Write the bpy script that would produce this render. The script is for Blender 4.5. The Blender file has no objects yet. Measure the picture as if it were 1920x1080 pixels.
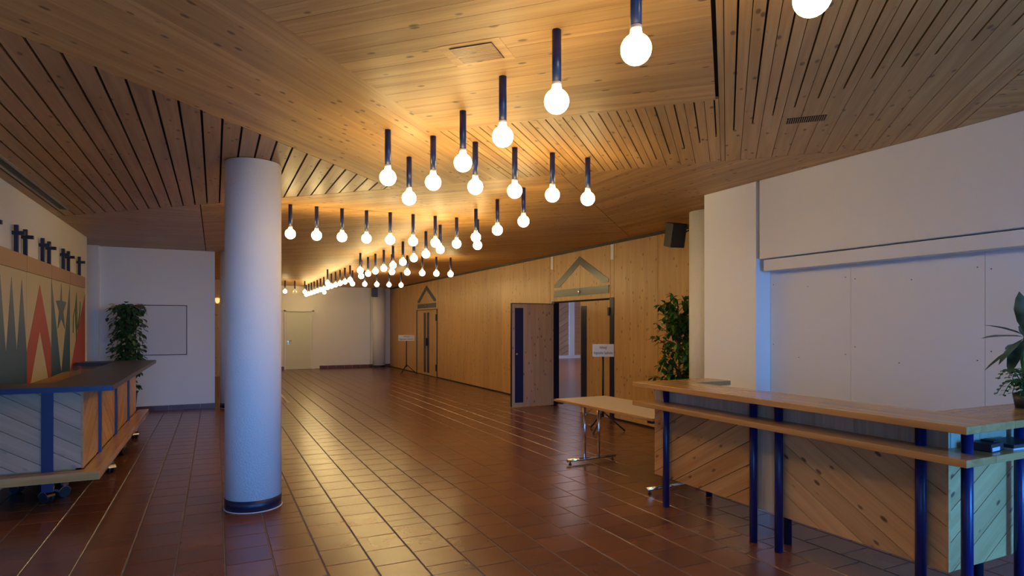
import bpy, bmesh, math, random
from mathutils import Vector, Matrix
random.seed(7)
R = math.radians
scene = bpy.context.scene
COL = scene.collection

# ------------------------------------------------------------------ camera
F = 1154.0                      # focal length in px of the 1920 px frame
YAW = 25.77                     # camera looks this far to the right of +Y
cam_d = bpy.data.cameras.new('camera')
cam_d.sensor_width = 36.0
cam_d.lens = 36.0 * F / 1920.0
cam_d.shift_y = 70.0 / 1920.0
cam_d.clip_end = 200
cam = bpy.data.objects.new('camera', cam_d)
cam.location = (0, 0, 1.61)
cam.rotation_euler = (R(90), 0, R(-YAW))
COL.objects.link(cam)
scene.camera = cam

# ------------------------------------------------------------------ light and exposure
w = bpy.data.worlds.new('overcast_sky')
scene.world = w
w.use_nodes = True
bg = w.node_tree.nodes['Background']
bg.inputs['Color'].default_value = (0.06, 0.345, 1.0, 1)
bg.inputs['Strength'].default_value = 34.0
vs = scene.view_settings
vs.view_transform = 'Standard'
vs.look = 'None'
vs.gamma = 1.0
vs.use_curve_mapping = False
vs.exposure = 0.38
BULB = 31.0
BULB_COL = (1.0, 0.74, 0.32)

CEIL = 3.05
# the daylight window behind the camera (a portal only guides sampling of the sky)
WINDOWS = ((-1.80, -.05), (3.4, 4.75))
for x0, x1 in WINDOWS:
    pd = bpy.data.lights.new('window_daylight', 'AREA')
    pd.shape = 'RECTANGLE'
    pd.size, pd.size_y = x1 - x0, 2.3
    pd.cycles.is_portal = True
    po = bpy.data.objects.new('window_daylight', pd)
    po.location = ((x0 + x1) / 2, -2.45, 1.35)
    po.rotation_euler = (R(90), 0, 0)
    COL.objects.link(po)

# ------------------------------------------------------------------ materials
MATS = {}


def new_mat(name, col=(.5, .5, .5), rough=.5, metal=0.0, spec=.5):
    m = bpy.data.materials.new(name)
    m.use_nodes = True
    b = m.node_tree.nodes['Principled BSDF']
    b.inputs['Base Color'].default_value = (*col, 1)
    b.inputs['Roughness'].default_value = rough
    b.inputs['Metallic'].default_value = metal
    b.inputs['Specular IOR Level'].default_value = spec
    MATS[name] = m
    return m


class NT:
    def __init__(s, m):
        s.t = m.node_tree
        s.b = s.t.nodes['Principled BSDF']

    def n(s, typ, **kw):
        nd = s.t.nodes.new(typ)
        for k, v in kw.items():
            setattr(nd, k, v)
        return nd

    def l(s, a, b):
        s.t.links.new(a, b)

    def math(s, op, a, b=None):
        nd = s.n('ShaderNodeMath', operation=op)
        for i, v in enumerate((a, b)):
            if v is None:
                continue
            if isinstance(v, (int, float)):
                nd.inputs[i].default_value = v
            else:
                s.l(v, nd.inputs[i])
        return nd.outputs[0]

    def mix(s, f, a, b, blend='MIX'):
        nd = s.n('ShaderNodeMix', data_type='RGBA', blend_type=blend)
        for sock, v in ((nd.inputs[0], f), (nd.inputs[6], a), (nd.inputs[7], b)):
            if isinstance(v, (int, float)):
                sock.default_value = v
            elif isinstance(v, tuple):
                sock.default_value = (*v, 1)
            else:
                s.l(v, sock)
        return nd.outputs[2]

    def ramp(s, f, stops):
        nd = s.n('ShaderNodeValToRGB')
        e = nd.color_ramp.elements
        while len(e) < len(stops):
            e.new(.5)
        for el, (p, c) in zip(e, stops):
            el.position = p
            el.color = (*c, 1) if len(c) == 3 else c
        s.l(f, nd.inputs[0])
        return nd.outputs[0]


def wood(name, light, dark, axis='X', rough=.42, knots=1.0, grain=14.0, per_object=.22, boards=0.0):
    """pine or oak: grain runs along the local axis; knots are dark ellipses"""
    m = new_mat(name, light, rough)
    t = NT(m)
    tc = t.n('ShaderNodeTexCoord').outputs['Object']
    oi = t.n('ShaderNodeObjectInfo').outputs['Random']
    comb = t.n('ShaderNodeCombineXYZ')
    t.l(t.math('MULTIPLY', oi, 37.1), comb.inputs[0])
    t.l(t.math('MULTIPLY', oi, 91.7), comb.inputs[1])
    t.l(t.math('MULTIPLY', oi, 53.3), comb.inputs[2])
    add = t.n('ShaderNodeVectorMath', operation='ADD')
    t.l(tc, add.inputs[0])
    t.l(comb.outputs[0], add.inputs[1])
    v = add.outputs[0]

    def scaled(al, ac):
        mp = t.n('ShaderNodeMapping')
        mp.inputs['Scale'].default_value = {'X': (al, ac, ac), 'Y': (ac, al, ac), 'Z': (ac, ac, al)}[axis]
        t.l(v, mp.inputs['Vector'])
        return mp.outputs[0]
    n1 = t.n('ShaderNodeTexNoise')
    n1.inputs['Scale'].default_value = 1.0
    n1.inputs['Detail'].default_value = 4
    n1.inputs['Distortion'].default_value = .6
    t.l(scaled(.9, grain), n1.inputs['Vector'])
    n2 = t.n('ShaderNodeTexNoise')
    n2.inputs['Scale'].default_value = 1.0
    n2.inputs['Detail'].default_value = 2
    t.l(scaled(2.5, 110), n2.inputs['Vector'])
    f = t.math('ADD', t.math('MULTIPLY', n1.outputs[0], .75), t.math('MULTIPLY', n2.outputs[0], .25))
    col = t.ramp(f, [(.34, dark), (.64, light)])
    if boards:
        # boards glued side by side: a slow tone change across the grain
        sx = t.n('ShaderNodeSeparateXYZ')
        t.l(v, sx.inputs[0])
        wn = t.n('ShaderNodeTexWhiteNoise', noise_dimensions='1D')
        t.l(t.math('FLOOR', t.math('DIVIDE', t.math('ADD', sx.outputs[0], sx.outputs[1]), boards)), wn.inputs['W'])
        col = t.mix(t.math('MULTIPLY', wn.outputs[0], .28), col, dark)
    if knots > 0:
        vo = t.n('ShaderNodeTexVoronoi')
        vo.inputs['Scale'].default_value = 1.0
        t.l(scaled(5.6, 11.5), vo.inputs['Vector'])
        k = t.ramp(vo.outputs['Distance'], [(.0, (1, 1, 1)), (.11, (.85, .85, .85)), (.175, (0, 0, 0))])
        col = t.mix(t.math('MULTIPLY', k, .85 * knots), col, (.08, .03, .010))
    tone = t.math('ADD', t.math('MULTIPLY', t.math('SUBTRACT', oi, .5), per_object), 1.0)
    hsv = t.n('ShaderNodeHueSaturation')
    t.l(col, hsv.inputs['Color'])
    t.l(tone, hsv.inputs['Value'])
    t.l(hsv.outputs[0], t.b.inputs['Base Color'])
    return m


PINE_L, PINE_D = (.60, .345, .120), (.42, .212, .062)
wood('pine', PINE_L, PINE_D, 'X', .5)
wood('pine_dark', (.50, .285, .125), (.33, .17, .065), 'X', .42)
wood('pine_wall', (.62, .375, .140), (.49, .27, .085), 'Z', .38, knots=.9, grain=11, per_object=.14, boards=.145)
wood('pine_pale', (.68, .40, .17), (.52, .28, .105), 'X', .45, knots=1.1)
wood('pine_leaf_daylit', (.62, .43, .28), (.50, .32, .19), 'Z', .45, knots=.9, grain=11, boards=.16)  # open leaf: the daylight falling on it is put into a paler colour
wood('pine_honey', (.60, .31, .105), (.42, .18, .048), 'X', .4, knots=.9)
wood('pine_rose', (.50, .31, .185), (.40, .235, .13), 'X', .5, knots=.35)
wood('whitewood', (.52, .42, .30), (.39, .30, .20), 'Z', .55, knots=0, grain=26)
wood('oak_y', (.57, .31, .105), (.40, .19, .052), 'Y', .22, knots=0, grain=20)
wood('oak_x', (.57, .31, .105), (.40, .19, .052), 'X', .22, knots=0, grain=20)
new_mat('gap_black', (.012, .009, .008), .9)
new_mat('navy', (.008, .016, .075), .35)
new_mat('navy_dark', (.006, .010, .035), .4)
new_mat('navy_post', (.004, .013, .10), .28)
new_mat('black', (.010, .010, .012), .45)
new_mat('white_socket', (.85, .83, .78), .35)
new_mat('chrome', (.75, .75, .78), .12, 1.0)
new_mat('caster_metal', (.45, .45, .48), .25, 1.0)
new_mat('rubber', (.015, .015, .018), .6)
new_mat('bar_top', (.045, .038, .042), .38)
new_mat('bar_edge', (.012, .025, .085), .35)
new_mat('table_top', (.60, .50, .39), .45)
new_mat('sign_white', (.78, .76, .72), .5)
new_mat('door_white', (.70, .73, .60), .45)
new_mat('steel_plate', (.045, .05, .058), .30, .45)
new_mat('screw', (.12, .12, .14), .5)
new_mat('grille_grey', (.33, .31, .29), .5)
new_mat('grey_plastic', (.025, .03, .04), .4)
new_mat('paper', (.55, .55, .58), .7)
new_mat('red_sign', (.45, .02, .02), .5)
new_mat('red_paint', (.42, .055, .030), .5)
new_mat('cream_paint', (.56, .47, .29), .55)
new_mat('green_paint', (.03, .13, .04), .5)
new_mat('band_wood', (.44, .235, .10), .45)
new_mat('bark', (.12, .075, .045), .8)
new_mat('pot_dark', (.02, .022, .03), .45)
new_mat('soil', (.03, .02, .013), .95)
new_mat('skirting', (.115, .042, .022), .3)
new_mat('paving', (.30, .30, .29), .9)
new_mat('caulk', (.55, .55, .55), .6)
new_mat('parquet', (.20, .085, .045), .25)


def plaster(name, col, bump=.0006, scale=140.0):
    m = new_mat(name, col, .75, spec=.25)
    t = NT(m)
    n = t.n('ShaderNodeTexNoise')
    n.inputs['Scale'].default_value = scale
    n.inputs['Detail'].default_value = 3
    t.l(t.n('ShaderNodeTexCoord').outputs['Object'], n.inputs['Vector'])
    b = t.n('ShaderNodeBump')
    b.inputs['Strength'].default_value = .5
    b.inputs['Distance'].default_value = bump * 6
    t.l(n.outputs[0], b.inputs['Height'])
    t.l(b.outputs[0], t.b.inputs['Normal'])
    return m


plaster('white_wall', (.82, .81, .78))
plaster('column_white', (.78, .77, .75), .0010, 70)
plaster('board_white', (.72, .71, .70), .0003)


def tile_mat():
    m = new_mat('terracotta', (.2, .07, .03), .3)
    t = NT(m)
    pos = t.n('ShaderNodeNewGeometry').outputs['Position']
    sx = t.n('ShaderNodeSeparateXYZ')
    t.l(pos, sx.inputs[0])
    c = t.math('FLOOR', t.math('DIVIDE', t.math('SUBTRACT', sx.outputs[0], .061), .3))
    par = t.math('MULTIPLY', t.math('FLOORED_MODULO', c, 2.0), .15)
    r = t.math('FLOOR', t.math('DIVIDE', t.math('SUBTRACT', sx.outputs[1], t.math('ADD', par, 4.243)), .3))
    cb = t.n('ShaderNodeCombineXYZ')
    t.l(c, cb.inputs[0])
    t.l(r, cb.inputs[1])
    wn = t.n('ShaderNodeTexWhiteNoise', noise_dimensions='2D')
    t.l(cb.outputs[0], wn.inputs['Vector'])
    nz = t.n('ShaderNodeTexNoise')
    nz.inputs['Scale'].default_value = 5.0
    nz.inputs['Detail'].default_value = 3
    t.l(pos, nz.inputs['Vector'])
    f = t.math('ADD', t.math('MULTIPLY', wn.outputs[0], .55), t.math('MULTIPLY', nz.outputs[0], .45))
    col = t.ramp(f, [(.15, (.125, .043, .022)), (.5, (.165, .056, .026)), (.85, (.205, .071, .031))])
    t.l(col, t.b.inputs['Base Color'])
    t.b.inputs['Roughness'].default_value = .26
    t.b.inputs['Specular IOR Level'].default_value = .9


tile_mat()
new_mat('grout', (.15, .125, .115), .85)


def blue_paint():
    m = new_mat('blue_paint', (.03, .1, .16), .5)
    t = NT(m)
    sx = t.n('ShaderNodeSeparateXYZ')
    t.l(t.n('ShaderNodeTexCoord').outputs['Object'], sx.inputs[0])
    f = t.math('DIVIDE', t.math('SUBTRACT', sx.outputs[2], .95), 1.2)
    t.l(t.ramp(f, [(0, (.010, .070, .125)), (.45, (.035, .095, .155)), (1, (.12, .155, .19))]), t.b.inputs['Base Color'])


blue_paint()


def leaf_mat(name, a, b, rough=.35):
    m = new_mat(name, a, rough)
    t = NT(m)
    n = t.n('ShaderNodeTexNoise')
    n.inputs['Scale'].default_value = 9
    t.l(t.n('ShaderNodeTexCoord').outputs['Object'], n.inputs['Vector'])
    t.l(t.ramp(n.outputs[0], [(.35, a), (.65, b)]), t.b.inputs['Base Color'])
    return m


leaf_mat('ficus_leaf', (.018, .075, .012), (.055, .17, .025))
leaf_mat('ivy_leaf', (.014, .055, .020), (.035, .10, .030))
leaf_mat('fern_leaf', (.012, .10, .025), (.03, .17, .04))
leaf_mat('dracaena_leaf', (.012, .045, .035), (.10, .20, .16))


def emit(name, col, s):
    m = new_mat(name, (1, 1, 1), .3)
    b = m.node_tree.nodes['Principled BSDF']
    b.inputs['Emission Color'].default_value = (*col, 1)
    b.inputs['Emission Strength'].default_value = s
    return m


emit('bulb_glow', BULB_COL, BULB)
emit('bulb_off', (1, .8, .5), .0)


# ------------------------------------------------------------------ mesh helpers
class MB:
    """collects shapes, builds ONE mesh object"""

    def __init__(s):
        s.v, s.f, s.sm = [], [], []

    def add(s, vs_, fs, smooth=False):
        o = len(s.v)
        s.v += [tuple(p) for p in vs_]
        s.f += [tuple(i + o for i in f) for f in fs]
        s.sm += [smooth] * len(fs)
        return s

    def box(s, x0, x1, y0, y1, z0, z1):
        return s.add([(x0, y0, z0), (x1, y0, z0), (x1, y1, z0), (x0, y1, z0), (x0, y0, z1), (x1, y0, z1), (x1, y1, z1), (x0, y1, z1)],
                     [(3, 2, 1, 0), (4, 5, 6, 7), (0, 1, 5, 4), (1, 2, 6, 5), (2, 3, 7, 6), (3, 0, 4, 7)])

    def prism(s, pts, fn, d0, d1):
        """polygon pts (a,b) extruded from d0 to d1; fn(a,b,d) -> xyz"""
        n = len(pts)
        vs_ = [fn(a, b, d0) for a, b in pts] + [fn(a, b, d1) for a, b in pts]
        fs = [tuple(range(n)), tuple(range(2 * n - 1, n - 1, -1))]
        fs += [(i, i + n, (i + 1) % n + n, (i + 1) % n) for i in range(n)]
        return s.add(vs_, fs)

    def tube(s, p0, p1, r0, r1=None, seg=14, smooth=True):
        r1 = r0 if r1 is None else r1
        p0, p1 = Vector(p0), Vector(p1)
        d = (p1 - p0).normalized()
        u = d.orthogonal().normalized()
        v = d.cross(u)
        ring = [(math.cos(2 * math.pi * i / seg), math.sin(2 * math.pi * i / seg)) for i in range(seg)]
        vs_ = [p0 + (u * c + v * q) * r0 for c, q in ring] + [p1 + (u * c + v * q) * r1 for c, q in ring]
        o = len(s.v)
        s.v += [tuple(p) for p in vs_]
        for i in range(seg):
            j = (i + 1) % seg
            s.f.append((o + i, o + j, o + seg + j, o + seg + i))
            s.sm.append(smooth)
        s.f.append(tuple(o + i for i in range(seg - 1, -1, -1)))
        s.f.append(tuple(o + seg + i for i in range(seg)))
        s.sm += [False, False]
        return s

    def lathe(s, prof, c=(0, 0, 0), seg=24, smooth=True):
        o = len(s.v)
        for r, z in prof:
            for i in range(seg):
                a = 2 * math.pi * i / seg
                s.v.append((c[0] + r * math.cos(a), c[1] + r * math.sin(a), c[2] + z))
        for k in range(len(prof) - 1):
            for i in range(seg):
                j = (i + 1) % seg
                s.f.append((o + k * seg + i, o + k * seg + j, o + (k + 1) * seg + j, o + (k + 1) * seg + i))
                s.sm.append(smooth)
        s.f.append(tuple(o + i for i in range(seg - 1, -1, -1)))
        s.f.append(tuple(o + (len(prof) - 1) * seg + i for i in range(seg)))
        s.sm += [False, False]
        return s

    def mesh(s, name, mat, fix=True):
        me = bpy.data.meshes.new(name)
        me.from_pydata(s.v, [], s.f)
        me.polygons.foreach_set('use_smooth', s.sm)
        if fix:
            bm = bmesh.new()
            bm.from_mesh(me)
            bmesh.ops.recalc_face_normals(bm, faces=bm.faces)
            bm.to_mesh(me)
            bm.free()
        me.materials.append(MATS[mat])
        me.update()
        return me

    def build(s, name, mat, parent=None, loc=None, rot=None, fix=True, bevel=0):
        o = bpy.data.objects.new(name, s.mesh(name, mat, fix))
        COL.objects.link(o)
        if parent:
            o.parent = parent
        if loc:
            o.location = loc
        if rot:
            o.rotation_euler = rot
        if bevel:
            md = o.modifiers.new('bevel', 'BEVEL')
            md.width = bevel
            md.segments = 2
            md.limit_method = 'ANGLE'
        return o


def tag(o, label, cat, group=None, kind=None):
    o['label'] = label
    o['category'] = cat
    if group:
        o['group'] = group
    if kind:
        o['kind'] = kind
    return o


def thing(name, label, cat, loc=(0, 0, 0), rz=0, group=None):
    o = bpy.data.objects.new(name, None)
    o.empty_display_size = .1
    COL.objects.link(o)
    o.location = loc
    o.rotation_euler = (0, 0, rz)
    return tag(o, label, cat, group)


def struct(o, label, cat):
    return tag(o, label, cat, kind='structure')


def clip(poly, a, b, c):
    """keep the part of poly where a*x + b*y <= c"""
    out = []
    n = len(poly)
    for i in range(n):
        p, q = poly[i], poly[(i + 1) % n]
        dp, dq = a * p[0] + b * p[1] - c, a * q[0] + b * q[1] - c
        if dp <= 0:
            out.append(p)
        if (dp < 0 < dq) or (dq < 0 < dp):
            t = dp / (dp - dq)
            out.append((p[0] + t * (q[0] - p[0]), p[1] + t * (q[1] - p[1])))
    return out


def area(poly):
    return .5 * sum(poly[i][0] * poly[(i + 1) % len(poly)][1] - poly[(i + 1) % len(poly)][0] * poly[i][1] for i in range(len(poly)))


def band_strips(poly, ang, width, gap, start=None):
    """cut a convex polygon into strips that run in direction ang; yields (lo, hi, piece)"""
    dx, dy = math.cos(ang), math.sin(ang)
    nx, ny = -dy, dx
    ts = [nx * x + ny * y for x, y in poly]
    t0 = min(ts) if start is None else start - math.ceil((start - min(ts)) / width) * width
    k = 0
    while t0 + k * width < max(ts):
        lo, hi = t0 + k * width + gap / 2, t0 + (k + 1) * width - gap / 2
        k += 1
        p = clip(clip(poly, nx, ny, hi), -nx, -ny, -lo)
        if len(p) >= 3 and abs(area(p)) > 4e-4:
            yield lo, hi, p


# ------------------------------------------------------------------ floor
TX0, TY0, TS = .061, 4.243, .3
floor = MB().box(-2.9, 6.3, -2.6, 23.9, -.06, -.004).build('floor', 'grout')
struct(floor, 'floor of glossy reddish brown square tiles with grey joints', 'floor')


def tile_box(mb, x0, x1, y0, y1):
    c = .003
    mb.add([(x0, y0, -.012), (x1, y0, -.012), (x1, y1, -.012), (x0, y1, -.012),
            (x0, y0, -c), (x1, y0, -c), (x1, y1, -c), (x0, y1, -c),
            (x0 + c, y0 + c, 0), (x1 - c, y0 + c, 0), (x1 - c, y1 - c, 0), (x0 + c, y1 - c, 0)],
           [(8, 9, 10, 11), (4, 5, 9, 8), (5, 6, 10, 9), (6, 7, 11, 10), (7, 4, 8, 11),
            (0, 1, 5, 4), (1, 2, 6, 5), (2, 3, 7, 6), (3, 0, 4, 7)])


cells = []
for c in range(-10, 21):
    x0, x1 = TX0 + c * TS + .0045, TX0 + (c + 1) * TS - .0045
    if x0 > 6.1:
        continue
    off = TY0 + (.15 if c % 2 else 0)
    for r in range(-23, 66):
        y0, y1 = off + r * TS + .003, off + (r + 1) * TS - .003
        if y1 > 23.75:
            continue
        parts = [(y0, y1)]
        if x1 < .7 and y0 < 5.42 and y1 > 5.45:           # movement joint
            parts = [(y0, 5.433), (5.438, y1)]
        elif random.random() < .012:
            ym = (y0 + y1) / 2
            parts = [(y0, ym - .002), (ym + .002, y1)]
        for a, b in parts:
            cx, cy = (x0 + x1) / 2, (a + b) / 2
            zc = cx * math.sin(R(YAW)) + cy * math.cos(R(YAW))
            xc = cx * math.cos(R(YAW)) - cy * math.sin(R(YAW))
            vis = zc > 3.6 and abs(xc / zc) < .86 and cx < 3.9 and not (cx < -1.1 and cy > 6.6)
            cells.append((zc if vis else 1e6 + zc, x0, x1, a, b))
cells.sort()
tb = MB()
tile_box(tb, -.1455, .1455, -.147, .147)
tile_mesh = tb.mesh('tile', 'terracotta', fix=False)
rest = MB()
for i, (z_, x0, x1, a, b) in enumerate(cells):
    if i < 300:
        o = bpy.data.objects.new('tile', tile_mesh)
        COL.objects.link(o)
        o.parent = floor
        o.location = ((x0 + x1) / 2, (a + b) / 2, random.uniform(-.0006, .0006))
        o.scale = (1, (b - a) / .294, 1)
    else:
        tile_box(rest, x0, x1, a, b)
o = rest.build('far_tiles', 'terracotta', floor, fix=False)
o['kind'] = 'stuff'

# ------------------------------------------------------------------ ceiling
ceiling = MB().box(-2.9, 6.4, -2.7, 23.9, CEIL + .022, CEIL + .16).build('ceiling', 'gap_black')
struct(ceiling, 'flat ceiling of knotty pine boards laid in diagonal fields', 'ceiling')


def plank(poly_list, ang, mat, z=CEIL, name='plank'):
    """one board; its own x axis runs along the board"""
    dx, dy = math.cos(ang), math.sin(ang)
    xs = [p for pl in poly_list for p in pl]
    cx, cy = sum(p[0] for p in xs) / len(xs), sum(p[1] for p in xs) / len(xs)
    mb = MB()
    for pl in poly_list:
        if area(pl) < 0:
            pl = pl[::-1]
        loc = [((x - cx) * dx + (y - cy) * dy, -(x - cx) * dy + (y - cy) * dx) for x, y in pl]
        mb.prism(loc, lambda a, b, d: (a, b, d), 0, .02)
    return mb.build(name, mat, ceiling, (cx, cy, z), (0, 0, ang))


BIG = [(-1.886, -2.5), (4.88, -2.5), (4.88, 30), (-1.886, 30)]
E1, E2, E4, E6, E5, E3 = 4.69, 2.84, .07, -2.24, 8.07, 5.84


def reg(poly, dmin=None, dmax=None, smin=None, smax=None):
    if dmin is not None:
        poly = clip(poly, 1, -1, -dmin)
    if dmax is not None:
        poly = clip(poly, -1, 1, dmax)
    if smin is not None:
        poly = clip(poly, -1, -1, -smin)
    if smax is not None:
        poly = clip(poly, 1, 1, smax)
    return poly


D45, D135, D90 = R(45), R(-45), R(90)
# slatted triangle with wide black gaps, boards run lengthwise
for lo, hi, p in band_strips(reg(BIG, dmin=E1 + .012, smax=E5 - .012), D90, .130, .016, start=-.048):
    plank([p], D90, 'pine_dark')
# long diagonal strip
for lo, hi, p in band_strips(reg(BIG, dmin=E2 + .006, dmax=E1, smax=E5 - .006), D45, 1.31 / 11, .0022):
    plank([p], D45, 'pine')
# panel with cross boards
for lo, hi, p in band_strips(reg(BIG, dmin=E4 + .026, dmax=E2, smax=E3, smin=2.0), D135, .122, .003):
    plank([p], D135, 'pine', CEIL - .004)
# boards with a slot down the middle that stops short
for dmin, dmax, smin in ((E4, E2 - .004, E3 + .006), (E6 + .01, E4 - .004, None)):
    for lo, hi, p in band_strips(reg(BIG, dmin=dmin, dmax=dmax, smin=smin, smax=E5 - .006), D45, .1247, .004, start=E2 / math.sqrt(2)):
        mid = (lo + hi) / 2
        if hi - lo < .08:
            plank([p], D45, 'pine')
            continue
        s = math.sqrt(.5)
        near = clip(p, 1, 0, 3.45)
        far = clip(p, -1, 0, -3.45)
        pl = []
        if len(near) >= 3:
            a = clip(near, -s, s, mid - .005)
            b = clip(near, s, -s, -(mid + .005))
            pl += [q for q in (a, b) if len(q) >= 3]
        if len(far) >= 3:
            pl.append(far)
        if pl:
            plank(pl, D45, 'pine')
# cross boards in the near right corner
for lo, hi, p in band_strips(reg(BIG, dmax=E6), D135, .122, .003):
    plank([p], D135, 'pine')
# flat field beyond: right of the seam boards run lengthwise
BIG2 = [(-2.8, -2.5), (6.16, -2.5), (6.16, 23.7), (-2.8, 23.7)]
for lo, hi, p in band_strips(reg(BIG2, dmax=2.1, smin=E5), D90, .122, .003):
    plank([p], D90, 'pine')
# left of the left seam boards run crosswise
pl8 = clip(clip(reg(BIG2, smin=E5), 1, 0, -.163), 0, 1, 13.6)
for lo, hi, p in band_strips(pl8, 0.0, .16, .003):
    plank([p], 0.0, 'pine_dark')
# the long field with the lamps
main = clip(reg(BIG2, dmin=2.112, smin=E5), -1, 0, .151)
m_near = clip(main, 0, 1, 7.748)
m_far = clip(main, 0, -1, -7.752)
for lo, hi, p in band_strips(m_near, D135, .122, .003):
    plank([p], D135, 'pine')
restc = MB()
cnt = 0
for lo, hi, p in band_strips(m_far, D135, .122, .003):
    cnt += 1
    if cnt <= 60:
        plank([p], D135, 'pine')
    else:
        if area(p) < 0:
            p = p[::-1]
        loc = [((x * .70711 - y * .70711), (x * .70711 + y * .70711)) for x, y in p]
        restc.prism(loc, lambda a, b, d: (a, b, d), 0, .02)
o = restc.build('far_planks', 'pine', ceiling, (0, 0, CEIL), (0, 0, D135))
o['kind'] = 'stuff'

# ceiling air fittings
v1 = thing('ceiling_vent', 'square wooden louvre vent set flush in the pine ceiling panel', 'vent', (1.245, 3.0, CEIL - .006), D135)
MB().box(-.17, .17, -.13, .13, 0, .004).build('vent_frame', 'pine', v1)
MB().box(-.118, .118, -.098, .098, -.002, -.0002).build('back_plate', 'gap_black', v1)
for k in range(12):
    y = -.088 + k * .016
    MB().box(-.115, .115, y - .0058, y + .0058, -.006, -.0021).build('slat', 'pine_dark', v1)
v2 = thing('ceiling_vent', 'row of narrow dark slots cut in the ceiling above the white shutter wall', 'vent', (3.72, 2.98, CEIL - .004), D45)
MB().box(-.06, .06, -.125, .125, .0005, .0035).build('vent_plate', 'gap_black', v2)
for k in range(19):
    y = -.125 + k * .0139
    MB().box(-.062, .062, y - .0024, y + .0024, -.002, .0005).build('slat', 'pine_dark', v2)
v3 = thing('linear_diffuser', 'long grey metal air diffuser in the ceiling along the left wall', 'diffuser', (-1.69, 7.2, CEIL))
MB().box(-.062, -.036, -2.1, 2.1, -.006, .006).box(.036, .062, -2.1, 2.1, -.006, .006).box(-.062, .062, 2.075, 2.1, -.006, .006).build('frame', 'grille_grey', v3)
MB().box(-.036, .036, -2.1, 2.075, -.001, .004).build('back_plate', 'black', v3)
for x in (-.018, 0, .018):
    MB().box(x - .003, x + .003, -2.1, 2.075, -.005, -.001).build('slat', 'grey_plastic', v3)

# ------------------------------------------------------------------ walls
PX = -1.886
wl = MB().box(PX - .2, PX, -2.5, 12.09, 0, CEIL).build('wall_left', 'white_wall')
struct(wl, 'white left wall above the painted boards', 'wall')
wg = MB().box(PX, -.92, -.75, -.6, 0, CEIL - .03).build('wall_light_blocker_left', 'white_wall')  # added, unseen: blocks part of the window daylight from the left bar
struct(wg, 'added short white wall behind the viewer shading the left bar from daylight', 'wall')
wq = MB().box(-.3, 2.4, -1.5, -1.35, 0, CEIL - .03).build('wall_light_blocker_rear', 'white_wall')  # added, unseen: keeps left window daylight off the counter front
struct(wq, 'added white wall behind the viewer shading the oak counter from daylight', 'wall')
wb = MB().box(-2.9, 0.0, 13.35, 13.55, 0, CEIL).box(-2.6, PX + .0, 13.2, 13.35, 0, CEIL).build('wall_left_end', 'white_wall')
struct(wb, 'white cross wall with square hatch behind the left bar', 'wall')
wbl = MB().box(-2.9, -2.7, 12.09, 13.35, 0, CEIL).box(-2.9, PX - .2, 11.9, 12.09, 0, CEIL).build('wall_left_return', 'white_wall')
struct(wbl, 'short white return wall in the left recess', 'wall')
# skirting in tile lengths
bl = MB().box(PX, 0.004, 13.338, 13.352, 0, .004).build('baseboard_left', 'grout')
struct(bl, 'dark tiled skirting along the white cross wall', 'baseboard')
for k in range(7):
    x = -1.87 + k * .27
    MB().box(x + .003, min(x + .267, .004), 13.332, 13.352, .002, .095).build('skirting_tile', 'skirting', bl)

wf = MB().box(1.4, 6.3, 23.7, 23.9, 0, CEIL).box(1.35, 1.4, 13.6, 23.9, 0, 0.01).build('wall_far', 'white_wall')
struct(wf, 'white far end wall with plain door', 'wall')
MB().box(5.38, 5.392, 23.692, 23.71, 0, CEIL).build('seam_strip', 'grille_grey', wf)
MB().box(5.19, 5.27, 23.69, 23.71, .26, .34).build('socket_plate', 'sign_white', wf)
bf = MB().box(1.4, 6.15, 23.69, 23.70, 0, .004).build('baseboard_far', 'grout')
struct(bf, 'dark tiled skirting along the far end wall', 'baseboard')
for k in range(16):
    x = 1.4 + k * .3
    if 2.2 < x + .15 < 3.35:
        continue
    MB().box(x + .003, x + .297, 23.68, 23.702, .002, .11).build('skirting_tile', 'skirting', bf)
# passage behind the cross wall
wp = MB().box(-2.9, 1.4, 21.5, 21.7, 0, CEIL).box(-2.9, -2.7, 13.55, 21.5, 0, CEIL).build('wall_passage', 'pine_wall')
struct(wp, 'honey coloured pine wall glimpsed past the column in the passage', 'wall')
MB().box(1.3, 1.4, 21.7, 23.7, 0, CEIL).build('return_wall', 'white_wall', wp)
sc = thing('wall_lamp', 'small brass wall lamp glimpsed in the gap beside the white column', 'lamp', (.07, 21.49, 2.3))
MB().tube((0, 0, 0), (0, -.05, 0), .035).build('wall_plate', 'band_wood', sc)
emit('sconce_glow', (1, .6, .2), .9)
MB().lathe([(.03, 0), (.06, .05), (.065, .16), (.02, .17)], (0, -.08, 0)).build('shade', 'sconce_glow', sc)

# far door
fd = thing('far_door', 'plain white door with lever handle in the far end wall', 'door', (2.775, 23.69, 0))
fd.name = 'door_1'
fd['kind'] = 'structure'
MB().box(-.52, -.455, -.06, .02, 0, 2.17).box(.455, .52, -.06, .02, 0, 2.17).box(-.52, .52, -.06, .02, 2.115, 2.17).build('frame', 'white_wall', fd)
lf = MB().box(-.44, .44, -.012, .02, .01, 2.10).build('door_leaf', 'door_white', fd)
MB().box(-.40, -.36, -.02, -.012, .98, 1.06).tube((-.38, -.02, 1.05), (-.38, -.06, 1.05), .01).tube((-.38, -.055, 1.05), (-.26, -.055, 1.05), .01).tube((-.38, -.012, .93), (-.38, -.025, .93), .022).build('handle', 'chrome', lf)

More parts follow.
